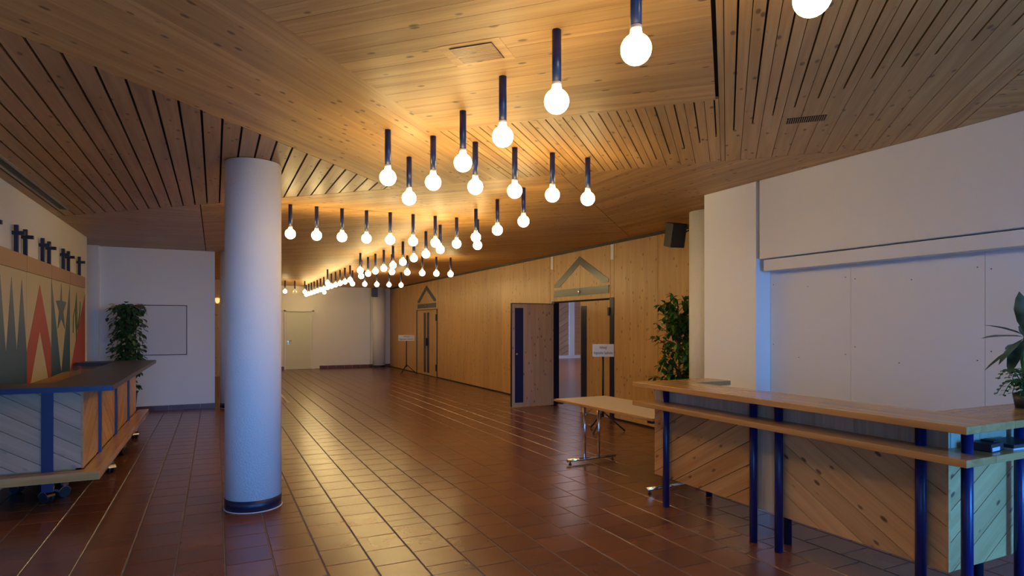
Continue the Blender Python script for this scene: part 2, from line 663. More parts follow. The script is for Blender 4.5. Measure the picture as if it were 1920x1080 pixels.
# ------------------------------------------------------------------ pine folding wall on the right
WX = 6.15
ww = MB().box(WX + .03, WX + .12, 5.0, 8.80, .02, CEIL).box(WX + .03, WX + .12, 10.80, 23.7, .02, CEIL).box(WX + .03, WX + .12, 8.8, 10.8, 2.07, CEIL).box(WX - .005, WX + .1, 5.0, 8.8, .0, .02).box(WX - .005, WX + .1, 10.85, 23.7, 0, .02).build('wall_pine', 'gap_black')
struct(ww, 'long wall of tall knotty pine panels on the right', 'wall')
seams = [5.0, 6.40, 7.57, 8.72, 8.83, 9.82, 10.80, 10.95, 12.15, 13.34, 14.49, 15.65, 16.79, 17.93, 18.02, 19.08, 20.14, 20.26, 21.4, 22.55, 23.68]
for a, b in zip(seams[:-1], seams[1:]):
    z0 = .03
    if 8.8 < a < 10.7:
        z0 = 2.075
    if 18.0 < a < 20.1:
        z0 = 2.12
    MB().box(0, .03, -(b - a) / 2 + .004, (b - a) / 2 - .004, z0, CEIL - .045).build('panel', 'pine_wall', ww, (WX, (a + b) / 2, 0))
tr = MB().box(WX - .004, WX + .05, 5.0, 23.7, CEIL - .04, CEIL).build('trim_1', 'black')
struct(tr, 'thin black line where pine wall meets ceiling', 'trim')
for y, lab in ((8.775, 'small pale tag plate under the ceiling right of the steel gable sign'), (10.87, 'small pale tag plate under the ceiling left of the steel gable sign')):
    tag(MB().box(WX - .006, WX - .0005, y - .045, y + .045, 2.74, 3.0).build('tag_plate', 'sign_white'), lab, 'plate', 'pale plates beside the door panel')


def gable_sign(name, yc, label):
    t = thing(name, label, 'sign', (WX, yc, 0))
    fn = lambda a, b, d: (d, a, b)
    hw, zt, zb, th = .94, 2.90, 2.42, .15
    for s in (-1, 1):
        MB().prism([(0, zt), (s * hw, zb), (s * hw, zb - .06), (s * hw * .80, zb - .06), (0, zt - th)], fn, -.008, -.0005).build('gable_bar', 'steel_plate', t)
    MB().box(-.008, -.0005, -.95, -.002, 2.17, 2.31).build('base_bar', 'steel_plate', t)
    MB().box(-.008, -.0005, .002, .95, 2.17, 2.31).build('base_bar', 'steel_plate', t)
    MB().tube((-.03, 0, 2.24), (-.008, 0, 2.24), .02).build('lock_knob', 'chrome', t)


gable_sign('gable_sign', 9.82, 'brushed steel gable shaped sign above the open double door')
gable_sign('gable_sign', 19.08, 'dark steel gable shaped sign above the closed far double door')


def leaf(t, y0, y1, handle_y, stripe, zt=2.05, push=0):
    c = (y0 + y1) / 2
    lf = MB().box(-.001, .045, y0 - c + .004, y1 - c - .004, .015, zt).build('door_leaf', 'pine_wall', t, (0, c, 0))
    MB().box(-.006, -.0012, stripe[0] - c, stripe[1] - c, .09, zt - .08).build('kick_stripe', 'navy_dark', lf)
    if push:
        MB().box(-.05, -.006, handle_y - c - .02, handle_y - c + .02, .95, 1.2).build('handle', 'black', lf)
    return lf


d2 = thing('double_door', 'open pine double door leading to the hall, navy stripes on both leaves', 'door', (WX, 0, 0))
d2.name = 'door_2'
d2['kind'] = 'structure'
MB().box(-.012, .06, 8.72, 8.84, .01, 2.09).build('jamb', 'navy_dark', d2)
MB().box(-.012, .08, 10.77, 10.87, .01, 2.09).build('jamb', 'navy_dark', d2)
MB().box(-.004, .06, 8.84, 10.77, 2.055, 2.085).build('lintel_strip', 'gap_black', d2)
lf = leaf(d2, 8.85, 9.80, 9.7, (9.58, 9.77))
for z in (.2, 1.85):
    MB().box(-.03, -.001, -.50, -.45, z - .07, z + .07).build('hinge', 'black', lf)
# leaf swung out square to the wall
od = MB().box(-.945, -.02, -.022, .022, .015, 2.03).build('door_leaf', 'pine_leaf_daylit', d2, (0, 10.80, 0))
MB().box(-.885, -.705, -.030, -.0225, .10, 1.95).build('kick_stripe', 'navy', od)
MB().box(-.958, -.946, -.026, .026, .015, 2.035).build('edge_strip', 'black', od)
MB().box(-.958, -.02, -.026, .026, 2.031, 2.045).build('edge_strip', 'black', od)
MB().lathe([(.001, 0), (.022, .004), (.022, .03), (.012, .04)], (0, 0, 0)).build('lock', 'chrome', od, (-.855, -.030, 1.05), (R(90), 0, 0))

d3 = thing('double_door', 'closed pine double door with two dark stripes at the far end of the pine wall', 'door', (WX, 0, 0))
d3.name = 'door_3'
d3['kind'] = 'structure'
leaf(d3, 18.06, 19.08, 19.0, (18.80, 19.02), 2.1, 1)
leaf(d3, 19.08, 20.10, 19.2, (19.14, 19.36), 2.1)
MB().box(-.012, .03, 18.0, 18.06, .01, 2.12).build('jamb', 'black', d3)
MB().box(-.012, .03, 20.10, 20.16, .01, 2.12).build('jamb', 'black', d3)
for z in (.3, 1.85):
    MB().box(-.03, -.001, 18.03, 18.12, z - .1, z + .1).build('hinge', 'black', d3)

# hall behind the open door
hf = MB().box(6.27, 20, 4.9, 26.1, -.06, -.002).build('floor_hall', 'parquet')
struct(hf, 'reddish brown hall floor seen through the open door', 'floor')
hw = MB().box(6.27, 20, 26.0, 26.2, 0, 5).box(19.9, 20.1, 4.9, 26, 0, 5).box(6.27, 20, 4.7, 4.9, 0, 5).box(6.27, 6.35, 4.9, 26, CEIL, 5).build('wall_hall', 'pine_rose')
struct(hw, 'hall wall of diagonal rose tinted boards seen through the door', 'wall')
hc = MB().box(6.27, 20, 4.9, 26, 5, 5.1).build('ceiling_hall', 'white_wall')
struct(hc, 'hall ceiling beyond the pine wall', 'ceiling')
MB().box(12.4, 20, 25.93, 26, 0, .14).box(15.62, 15.92, 25.90, 26, .14, 5).build('white_trim', 'board_white', hw)
ang = R(30)
for lo, hi, p in band_strips([(13.6, .14), (15.62, .14), (15.62, 4), (13.6, 4)], ang, .24, .02):
    cx, cy = sum(q[0] for q in p) / len(p), sum(q[1] for q in p) / len(p)
    if area(p) < 0:
        p = p[::-1]
    ca, sa = math.cos(ang), math.sin(ang)
    loc = [((x - cx) * ca + (y - cy) * sa, -(x - cx) * sa + (y - cy) * ca) for x, y in p]
    mb = MB().prism(loc, lambda a, b, d: (a, b, d), 0, .025)
    mb.build('board', 'pine_rose', hw, (cx, 25.97, cy), (R(90), -ang, 0))
hl = bpy.data.lights.new('hall_fill_light', 'AREA')  # added area light that brightens the hall; no fitting is seen
hl.size, hl.size_y, hl.shape = 6, 8, 'RECTANGLE'
hl.energy = 260
hl.color = (1, .80, .72)
ho = bpy.data.objects.new('hall_fill_light', hl)
ho.location = (13, 18, 4.9)
COL.objects.link(ho)

# ------------------------------------------------------------------ white shutter wall on the right
ws = MB().box(5.12, 5.3, -2.5, 4.49, 0, CEIL).build('wall_right', 'white_wall')
struct(ws, 'white shutter wall on the right behind the oak counter', 'wall')
MB().box(4.88, 5.3, 4.49, 5.21, 0, CEIL).build('pier', 'white_wall', ws)
MB().box(5.3, 6.15, 4.95, 5.0, 0, CEIL).build('return_wall', 'white_wall', ws)
MB().box(4.88, 5.12, -2.5, 4.445, 2.27, CEIL).build('header_panel', 'board_white', ws, bevel=.004)
MB().box(4.93, 5.12, -2.5, 4.44, 2.15, 2.262).build('shutter_box', 'board_white', ws, bevel=.004)
ys = [4.488, 3.61, 2.553, 1.497, .44, -.62, -2.5]
for b, a in zip(ys[:-1], ys[1:]):
    pb = MB().box(5.08, 5.12, a + .0015, b - .0015, .002, 2.15).build('shutter_panel', 'board_white', ws)
    if b > 2:
        for y, z in ((b - .04, 2.02), (b - .04, 1.42), (a + .05, 2.04), (a + .05, 1.35), ((a + b) / 2, 1.98), ((a + b) / 2 + .1, 1.30)):
            MB().tube((5.0795, y, z), (5.081, y, z), .0055, seg=8).build('screw', 'screw', pb)

# back wall with the daylight window, outside ground
bwl = MB().box(-2.1, -1.8, -2.7, -2.5, 0, CEIL).box(-.05, 3.4, -2.7, -2.5, 0, CEIL).box(4.75, 5.3, -2.7, -2.5, 0, CEIL)
for x0, x1 in WINDOWS:
    bwl.box(x0, x1, -2.7, -2.5, 2.5, CEIL).box(x0, x1, -2.7, -2.5, 0, .2)
bwl = bwl.build('wall_back', 'white_wall')
struct(bwl, 'white wall behind the viewer with two windows', 'wall')
for k, (x0, x1) in enumerate(WINDOWS):
    wn_ = thing('window', ('left', 'right')[k] + ' window in the wall behind the viewer', 'window', ((x0 + x1) / 2, -2.6, .2))
    wn_.name = 'window_%d' % (k + 1)
    wn_['kind'] = 'structure'
    h = (x1 - x0) / 2
    MB().box(-h, -h + .06, -.03, .03, 0, 2.3).box(h - .06, h, -.03, .03, 0, 2.3).box(-.03, .03, -.03, .03, 0, 2.3).box(-h, h, -.03, .03, 0, .06).box(-h, h, -.03, .03, 2.24, 2.3).build('window_frame', 'navy_dark', wn_)
gr = MB().box(-30, 30, -40, -2.7, -.2, -.1).build('ground_outside', 'paving')
struct(gr, 'grey paving outside the window', 'ground')


# ------------------------------------------------------------------ columns
def column(x, y, label, r=.2335):
    t = thing('column', label, 'column', (x, y, 0), 0, 'round white columns')
    MB().lathe([(r, .10), (r, CEIL - .004)], seg=64).build('shaft', 'column_white', t)
    MB().lathe([(r + .003, .004), (r + .003, .10)], seg=64).build('base_band', 'navy_dark', t)
    MB().lathe([(r + .012, 0), (r + .004, .006)], seg=64).build('sealant_ring', 'caulk', t)
    return t


column(.31, 5.952, 'large round white column standing free in the left foreground')
column(5.637, 5.95, 'round white column half hidden behind the white pier')
column(5.637, 23.35, 'round white column at the far end of the pine wall')
column(.325, 13.3, 'round white column almost hidden behind the big foreground column')

# ------------------------------------------------------------------ pendant lamps
tube_m = MB().lathe([(.0225, -.26), (.0225, 0)], seg=20).mesh('tube', 'navy')
sock_m = MB().lathe([(.0235, -.285), (.0235, -.258)], seg=20).mesh('socket', 'white_socket')
bp = [(.0235, -.284), (.027, -.30)]
zc_, rb = -.350, .0605
for k in range(0, 15):
    a = R(55 - k * 10)
    bp.append((max(rb * math.cos(a), .0005), zc_ + rb * math.sin(a)))
bulb_m = MB().lathe(bp[::-1], seg=24).mesh('bulb', 'bulb_glow')
bulb_off_m = bulb_m.copy()
bulb_off_m.materials.clear()
bulb_off_m.materials.append(MATS['white_socket'])
ORD = ['first', 'second', 'third', 'fourth', 'fifth', 'sixth', 'seventh', 'eighth', 'ninth', 'tenth', 'eleventh', 'twelfth', 'thirteenth', 'fourteenth']


def lamp(x, y, label, lit=True):
    t = thing('pendant_lamp', label, 'lamp', (x, y, CEIL), 0, 'navy tube lamps under the pine ceiling')
    for nm, me in (('tube', tube_m), ('socket', sock_m), ('bulb', bulb_m if lit else bulb_off_m)):
        o = bpy.data.objects.new(nm, me)
        COL.objects.link(o)
        o.parent = t


P = 'navy tube lamp with globe bulb, '
lamp(1.79, 1.41, 'globe bulb lamp cut off by the top edge of the picture at right')
for i, y in enumerate((1.976, 2.603, 3.226, 3.86, 4.485, 5.13)):
    lamp(1.498, y, P + ORD[i] + ' from the near end of the front lengthwise row')
for i, x in enumerate((1.149, None, 1.845, 2.19, 2.54, 2.889)):
    if x:
        lamp(x, 4.485, P + ORD[i] + ' from left in the nearest cross row')
for i, y in enumerate((5.755, 6.416, 7.06, 7.735, 8.40, 9.066, 9.70, 10.35, 11.0, 11.68, 12.36, 13.02, 13.70)):
    lamp(2.912, y, P + ORD[i] + ' from the near end of the middle lengthwise row')
for i in range(9):
    if i != 7:
        lamp(.81 + .3013 * i, 7.75, P + ORD[i] + ' from left in the second cross row')
for i, x in enumerate((2.61, None, 3.25, 3.57, 3.89, 4.20, 4.515)):
    if x:
        lamp(x, 12.36, P + ORD[i] + ' from left in the third cross row')
for i in range(13):
    lamp(2.93, 15.03 + .66 * i, P + ORD[i] + ' from the near end of the far lengthwise row')
for i, x in enumerate((2.615, None, 3.25, 3.57, 3.89, 4.22, 4.55)):
    if x:
        lamp(x, 16.35, P + ORD[i] + ' from left in the fourth cross row')
lamp(2.03, 20.97, P + 'first from left in the farthest cross row')
lamp(2.33, 20.97, 'navy tube lamp with unlit bulb, second from left in the farthest cross row', False)
lamp(2.635, 20.97, P + 'third from left in the farthest cross row')
lamp(3.25, 20.97, P + 'last at right in the farthest cross row')


# ------------------------------------------------------------------ diagonal boarding for the counters
def boarding(parent, poly, fn, ang, width, gap, mat, name='board', thick=.016):
    """fn(a,b) -> (location, rotation matrix columns U,V,N) boards lie in plane a,b"""
    O, U, V, N = fn
    ca, sa = math.cos(ang), math.sin(ang)
    for lo, hi, p in band_strips(poly, ang, width, gap):
        cx, cy = sum(q[0] for q in p) / len(p), sum(q[1] for q in p) / len(p)
        if area(p) < 0:
            p = p[::-1]
        loc = [((x - cx) * ca + (y - cy) * sa, -(x - cx) * sa + (y - cy) * ca) for x, y in p]
        o = MB().prism(loc, lambda a, b, d: (a, b, d), 0, thick).build(name, mat, parent)
        bx = U * ca + V * sa
        by = U * -sa + V * ca
        m = Matrix((bx, by, N)).transposed().to_4x4()
        m.translation = O + U * cx + V * cy
        o.matrix_local = m


VX, VY, VZ = Vector((1, 0, 0)), Vector((0, 1, 0)), Vector((0, 0, 1))

# ------------------------------------------------------------------ left bar on castors
lb = thing('mobile_bar', 'U shaped bar on castors with dark top and diagonal pine fronts', 'bar counter', (0, 0, 0))
YB = (6.66, 10.78)
XF = -1.065
top = MB().box(PX + .08, -.82, 6.50, 7.02, 1.028, 1.075).box(-1.345, -.82, 7.02, 11.0, 1.028, 1.075).box(PX + .1, -1.345, 10.62, 11.0, 1.028, 1.075).build('worktop', 'bar_top', lb)
MB().box(PX + .08, -.8195, 6.4985, 6.5, 1.028, 1.0745).build('edge_strip', 'bar_edge', top)
MB().box(PX + .08, XF - .018, 6.68, 6.72, .26, 1.028).box(XF - .06, XF - .018, 6.68, 10.76, .26, 1.028).box(PX + .15, XF - .06, 10.70, 10.76, .26, 1.028).box(PX + .08, XF - .06, 6.72, 7.0, .30, .34).build('carcass', 'pine_honey', lb)
bays_x = [(PX + .08, -1.37), (-1.285, XF)]
for a, b in bays_x:
    boarding(lb, [(a, .33), (b, .33), (b, 1.026), (a, 1.026)], (Vector((0, 6.68, 0)), VX, VZ, -VY), R(-31), .132, .005, 'pine_rose')
posts_y = [7.5, 8.64, 9.8]
ed = [YB[0]] + posts_y + [YB[1]]
for i in range(4):
    a, b = ed[i] + (.04 if i else .0), ed[i + 1] - (.04 if i < 3 else 0)
    boarding(lb, [(a, .33), (b, .33), (b, 1.026), (a, 1.026)], (Vector((XF - .018, 0, 0)), VY, VZ, VX), R(-31 if i % 2 else 31), .132, .004, 'pine_honey')
MB().box(-1.37, -1.285, 6.645, 6.70, .14, 1.028).build('post', 'navy', lb)
for y in posts_y:
    MB().box(XF - .04, XF + .02, y - .038, y + .038, .24, 1.028).build('post', 'navy', lb)
led = MB().box(PX + .08, -.92, 6.50, 6.66, .245, .318).build('foot_ledge', 'oak_x', lb, bevel=.004)
MB().box(XF, -.92, 6.662, 11.0, .245, .318).build('foot_ledge', 'oak_y', lb, bevel=.004)
MB().box(PX + .08, XF, 6.68, 10.95, .235, .262).build('underframe', 'black', lb)


def caster(x, y, rz):
    c = bpy.data.objects.new('castor', None)
    COL.objects.link(c)
    c.parent = lb
    c.location = (x, y, 0)
    c.rotation_euler = (0, 0, rz)
    MB().tube((0, 0, .13), (0, 0, .24), .018).box(-.045, .045, -.045, .045, .225, .236).build('stem', 'navy_dark', c)
    for s in (-1, 1):
        MB().tube((s * .010, .02, .05), (s * .034, .02, .05), .05, seg=24).build('wheel', 'rubber', c)
    hood = MB()
    pts = []
    for k in range(9):
        a = R(10 + 20 * k)
        pts.append((.02 + .056 * math.cos(a), .05 + .056 * math.sin(a)))
    pts2 = [(.02 + .048 * math.cos(R(10 + 20 * k)), .05 + .048 * math.sin(R(10 + 20 * k))) for k in range(8, -1, -1)]
    hood.prism(pts + pts2, lambda a, b, d: (d, a, b), -.038, .038)
    hood.box(-.02, .02, -.02, .03, .105, .135).build('hood', 'caster_metal', c)
    return c


for x, y, rz in ((-1.36, 6.86, .9), (-1.27, 7.06, 2.2), (-1.02, 7.95, .5), (-1.02, 9.0, 2.6), (-1.02, 10.2, .4), (-1.7, 10.3, 0), (-1.7, 7.4, 1)):
    caster(x, y, rz)

# ------------------------------------------------------------------ painted boards on the left wall
mural = thing('painted_board', 'tall boards painted with blue, red and green spikes on cream', 'wall panel', (PX, 0, 0))
mur = bpy.data.objects
XB = .06                # how far the boards stand off the wall
edges = [4.92, 6.04, 7.14, 8.24, 9.35, 10.44, 11.55]
fnm = lambda a, b, d: (d, a, b)
for a, b in zip(edges[:-1], edges[1:]):
    pn = MB().box(.002, XB, a + .004, b - .004, .97, 2.185).build('painted_panel', 'cream_paint', mural)
    MB().box(.002, XB + .004, a + .004, b - .004, 2.19, 2.36).build('top_band', 'band_wood', mural)
    MB().box(.002, XB + .004, a + .004, b - .004, .30, .965).build('bottom_band', 'band_wood', mural)
    i = edges.index(a)
    x0, x1 = XB + .0003, XB + .0025
    L, Rr, zb, zt = a + .006, b - .006, .972, 2.183
    c = (a + b) / 2
    if i <= 2:
        w3 = (Rr - L) / 3
        pts = [(L, zb), (Rr, zb), (Rr, 1.33)]
        for k in (2, 1, 0):
            pts += [(L + w3 * (k + .5), 2.09), (L + w3 * k, 1.33)]
        for k in range(3):
            MB().prism([(L + w3 * k, zb), (L + w3 * (k + 1), zb), (L + w3 * (k + 1), 1.33), (L + w3 * (k + .5), 2.09), (L + w3 * k, 1.33)], fnm, x0, x1).build('painted_spike', 'blue_paint', pn)
    elif i == 3:
        for s, e in ((-1, L), (1, Rr)):
            MB().prism([(c, 2.08), (e, 1.33), (e, zb), (c + s * .40, zb), (c, 1.55)], fnm, x0, x1).build('painted_stroke', 'red_paint', pn)
    elif i == 4:
        for s, e in ((-1, L), (1, Rr)):
            MB().prism([(e, zt), (e, zb), (c, zb + .01)], fnm, x0, x1).build('painted_wedge', 'blue_paint', pn)
        MB().prism([(c, 2.16), (c - .045, 1.935), (c - .30, 1.925), (c - .12, 1.79), (c, 1.79), (c + .12, 1.79), (c + .30, 1.925), (c + .045, 1.935)], fnm, x0, x1 + .0012).build('painted_star', 'blue_paint', pn)
        for s in (-1, 1):
            MB().prism([(c, 1.795), (c + s * .12, 1.795), (c + s * .21, 1.565), (c, 1.70)], fnm, x0, x1 + .0012).build('painted_star', 'blue_paint', pn)
    else:
        MB().prism([(Rr, 2.10), (Rr, zb), (L, zb)], fnm, x0, x1).build('painted_wedge', 'red_paint', pn)
        MB().prism([(c - .10, 2.09), (c - .22, 1.85), (c - .17, 1.6), (c - .12, 1.33), (c - .05, 1.6), (c - .06, 1.85)], fnm, x0, x1 + .0012).build('painted_leaf', 'green_paint', pn)
        MB().prism([(c - .22, 1.86), (c - .34, 1.75), (c - .36, 1.5), (c - .32, 1.5), (c - .30, 1.74)], fnm, x0, x1 + .0012).build('painted_leaf', 'green_paint', pn)
        MB().prism([(c - .05, 1.58), (c + .10, 1.78), (c + .16, 1.97), (c + .19, 1.97), (c + .14, 1.75), (c + .0, 1.53)], fnm, x0, x1 + .0012).build('painted_leaf', 'green_paint', pn)
hooks = [(5.77, 'left'), (6.10, 'right'), (6.87, 'l'), (7.20, 'r'), (7.97, 'l'), (8.31, 'r'), (9.05, 'l'), (9.37, 'r'), (10.16, 'l'), (10.49, 'r'), (11.26, 'l')]
hook_no = {7.20: 'navy coat peg post whose arm just enters at the left picture edge', 7.97: 'nearest fully visible navy peg post on the painted boards, left of a pair',
           8.31: 'navy peg post above the board joint left of the red spike, right of a pair', 9.05: 'navy peg post above the red spike, left one of the middle pair',
           9.37: 'navy peg post above the joint between red and star boards', 10.16: 'navy peg post above the blue star, left one of its pair',
           10.49: 'navy peg post above the joint between star and green boards', 11.26: 'single navy peg post at the far end of the painted boards'}
for y, _ in hooks:
    if y not in hook_no:
        continue
    t = thing('peg_post', hook_no[y], 'hook', (PX + .035, y, 2.36), 0, 'navy peg posts above the painted boards')
    MB().box(-.018, .018, -.019, .019, 0, .29).build('post', 'navy_dark', t)
    MB().box(-.034, .072, -.023, .023, .188, .226).build('arm', 'navy_dark', t)

# hatch and fire sign on the cross wall
ht = thing('wall_hatch', 'square white hatch with thin frame in the white cross wall', 'hatch', (-.905, 13.35, 1.52))
MB().box(-.424, .424, -.003, -.0005, -.474, .474).build('shadow_gap', 'gap_black', ht)
MB().box(-.412, .412, -.008, -.0032, -.462, .462).build('hatch_door', 'board_white', ht)
MB().box(-.45, -.425, -.02, -.0005, -.5, .5).box(.425, .45, -.02, -.0005, -.5, .5).box(-.425, .425, -.02, -.0005, .475, .5).box(-.425, .425, -.02, -.0005, -.5, -.475).build('frame', 'white_wall', ht)
tag(MB().box(-1.37, -1.22, 13.335, 13.349, 1.93, 1.99).build('red_sign', 'red_sign'), 'small red sign on the cross wall half hidden by the left plant', 'sign')

# ------------------------------------------------------------------ oak counter on the right
rc = thing('oak_counter', 'long oak counter with navy legs and diagonal pine fronts', 'counter', (0, 0, 0))
XC, XB2 = 3.40, 3.645
tz = (1.058, 1.10)
MB().box(XC, 3.85, 1.79, 4.54, *tz).build('top_slab', 'oak_y', rc, bevel=.004)
MB().box(3.852, 4.29, 4.24, 4.54, *tz).build('top_slab', 'oak_x', rc, bevel=.004)
MB().box(3.852, 4.84, 1.79, 2.20, *tz).build('top_slab', 'oak_x', rc, bevel=.004)
MB().box(XC, XB2 + .02, 1.79, 4.54, .89, .93).build('lower_shelf', 'oak_y', rc, bevel=.004)
MB().box(XB2 + .022, 4.84, 1.79, 2.03, .89, .93).build('lower_shelf', 'oak_x', rc, bevel=.004)
# upright boards between shelf and slab
yy = 4.53
while yy > 2.05:
    y0 = max(yy - .28, 2.012)
    MB().box(XB2 + .002, XB2 + .02, y0 + .001, yy - .001, .93, 1.058).build('upright_board', 'whitewood', rc)
    yy -= .28
xx = XB2 + .022
while xx < 4.8:
    MB().box(xx + .001, min(xx + .28, 4.83) - .001, 2.012, 2.03, .93, 1.058).build('upright_board', 'whitewood', rc)
    xx += .28
fr_plane = (Vector((XB2 + .018, 0, 0)), -VY, VZ, -VX)
boarding(rc, [(-4.53, .245), (-3.35, .245), (-3.35, .889), (-4.53, .889)], fr_plane, R(30), .152, .005, 'pine_honey', thick=.018)
boarding(rc, [(-3.105, .245), (-2.022, .245), (-2.022, .889), (-3.105, .889)], fr_plane, R(-30), .152, .004, 'pine_pale', thick=.018)
MB().box(XB2 + .004, XB2 + .02, 3.107, 3.348, .245, .889).build('filler_board', 'whitewood', rc)
boarding(rc, [(XB2 + .02, .245), (4.30, .245), (4.30, .889), (XB2 + .02, .889)], (Vector((0, 2.03, 0)), VX, VZ, -VY), R(30), .152, .005, 'pine_pale', thick=.018)
MB().box(XB2 - .0005, XB2 + .0205, 2.0105, 2.0215, .245, .889).build('corner_strip', 'pine_pale', rc)
MB().box(XB2 + .0205, XB2 + .05, 2.035, 4.53, .25, .885).box(XB2 + .05, 4.28, 2.032, 2.06, .25, .885).build('back_frame', 'whitewood', rc)
for x, y in ((3.607, 4.324), (3.607, 3.341), (3.607, 3.113), (3.607, 2.137), (3.612, 1.900), (4.25, 1.955)):
    MB().lathe([(.0285, 0), (.0285, 1.058)], (x, y, 0), seg=20).build('leg', 'navy_post', rc)
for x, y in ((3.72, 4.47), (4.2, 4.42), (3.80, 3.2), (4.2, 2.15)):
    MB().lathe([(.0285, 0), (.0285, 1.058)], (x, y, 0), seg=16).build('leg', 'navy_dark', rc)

hb = thing('desk_stapler_box', 'small grey box on the lower oak shelf beside the corner leg', 'box', (3.80, 1.90, .931), .1)
MB().box(-.075, .075, -.05, .05, 0, .042).build('box_body', 'grey_plastic', hb, bevel=.004)
MB().box(-.072, .02, -.052, -.0503, .004, .024).build('paper_insert', 'paper', hb)
MB().box(.0, .06, -.03, .03, .0422, .052).build('clip', 'black', hb)
fb = thing('flat_folder', 'flat grey folder with papers lying on the lower oak shelf', 'folder', (4.035, 1.895, .931), -.05)
MB().box(-.135, .135, -.08, .08, .0, .012).build('papers', 'paper', fb)
MB().box(-.14, .14, -.085, .085, .0122, .03).build('cover', 'grey_plastic', fb)

# ------------------------------------------------------------------ folding table
ft = thing('folding_table', 'long folding table with beige top and chrome T legs', 'table', (4.02, 5.49, 0), R(1.5))
MB().box(-.36, .36, -.87, .87, .715, .738).build('table_top', 'table_top', ft)
ring = MB().box(-.375, -.3605, -.885, .885, .712, .739).box(.3605, .375, -.885, .885, .712, .739).box(-.3605, .3605, .8705, .885, .712, .739).box(-.3605, .3605, -.885, -.8705, .712, .739)
ring.build('edge_band', 'oak_y', ft, bevel=.005)
for sy in (1, -1):
    y = sy * (.64 if sy > 0 else .76)
    leg = bpy.data.objects.new('leg_frame', None)
    COL.objects.link(leg)
    leg.parent = ft
    leg.location = (0, y, 0)
    MB().tube((-.34, 0, .045), (.34, 0, .045), .018).build('foot_bar', 'chrome', leg)
    for x in (-.10, .10):
        MB().tube((x, 0, .055), (x, 0, .714), .0155).build('upright', 'chrome', leg)
    for x in (-.30, .30):
        MB().lathe([(.016, 0), (.018, .01), (.008, .014), (.008, .03)], (x, 0, 0), seg=12).build('glide', 'rubber', leg)
    for x in (-.10, .10):
        MB().tube((x, 0, .56), (x + .02, -sy * .22, .71), .007).build('brace', 'chrome', leg)
for x, y in ((-.33, .80), (.33, .80), (-.33, -.82), (.33, -.82)):
    MB().box(x - .02, x + .02, y - .035, y + .035, .685, .714).build('stack_block', 'black', ft)


# ------------------------------------------------------------------ sign stands
def text_mesh(body, size, mat):
    cu = bpy.data.curves.new('txt', 'FONT')
    cu.body = body
    cu.size = size
    cu.align_x = 'CENTER'
    cu.align_y = 'CENTER'
    cu.extrude = .0006
    ob = bpy.data.objects.new('txt', cu)
    COL.objects.link(ob)
    bpy.context.view_layer.update()
    me = bpy.data.meshes.new_from_object(ob)
    bpy.data.objects.remove(ob)
    me.materials.clear()
    me.materials.append(MATS[mat])
    return me


def sign_stand(x, y, rz, label, bw, bh, zc, wide):
    t = thing('sign_stand', label, 'sign', (x, y, 0), rz, 'warning sign stands by the pine wall')
    bd = MB().box(-bw / 2, bw / 2, -.008, .008, zc - bh / 2, zc + bh / 2).build('sign_board', 'sign_white', t)
    for body, dz, wd in (('Achtung!', bh * .24, .34), ('Abgestufter Saalboden', -bh * .2, .9)):
        me = text_mesh(body, .07, 'black')
        o = bpy.data.objects.new('lettering', me)
        COL.objects.link(o)
        o.parent = bd
        o.location = (0, -.0095, zc + dz)
        o.rotation_euler = (R(90), 0, 0)
        sx = wd * bw / max(o.dimensions.x, .01) if o.dimensions.x else 1
        xs = [v.co.x for v in me.vertices]
        sx = wd * bw / (max(xs) - min(xs))
        o.scale = (sx, bh * wide, 1)
    MB().tube((0, .018, .22), (0, .018, zc + .02), .016).build('pole', 'black', t)
    for k in range(3):
        a = R(90 + 120 * k + 25)
        MB().tube((0, .018, .30), (.33 * math.cos(a), .018 + .33 * math.sin(a), .012), .012).build('leg', 'black', t)


sign_stand(5.75, 20.0, R(-16), 'white warning sign on tripod stand in front of the far pine panels', .53, .19, 1.19, 4.5)
sign_stand(5.30, 7.80, R(-24), 'white warning sign on black stand in front of the open double door', .325, .19, 1.23, 4.5)


# ------------------------------------------------------------------ loudspeakers
def speaker(loc, rz, tilt, label, size):
    t = thing('loudspeaker', label, 'speaker', loc, rz, 'black loudspeakers under the ceiling')
    sx, sy, sz = size
    m = Matrix.Rotation(tilt, 4, 'X')
    cab = MB().box(-sx / 2, sx / 2, -sy / 2, sy / 2, -sz / 2, sz / 2).build('cabinet', 'black', t, bevel=.008)
    cab.rotation_euler = (tilt, 0, 0)
    MB().box(-sx / 2 + .012, sx / 2 - .012, -sy / 2 - .006, -sy / 2 - .0005, -sz / 2 + .012, sz / 2 - .012).build('front_grille', 'grey_plastic', cab)
    return t


s1 = speaker((5.60, 6.53, 2.83), R(-12), R(14), 'black loudspeaker tilted down beside the white pier', (.21, .2, .32))
MB().tube((.06, .09, .07), (.12, -.38, .07), .012).tube((.06, .09, -.01), (.12, -.38, .07), .010).build('bracket', 'black', s1)
s2 = speaker((5.37, 22.95, 2.84), R(-10), R(6), 'small black loudspeaker hanging before the far column', (.22, .2, .32))
MB().tube((0, 0, .15), (0, 0, .21), .012).build('hanger', 'black', s2)


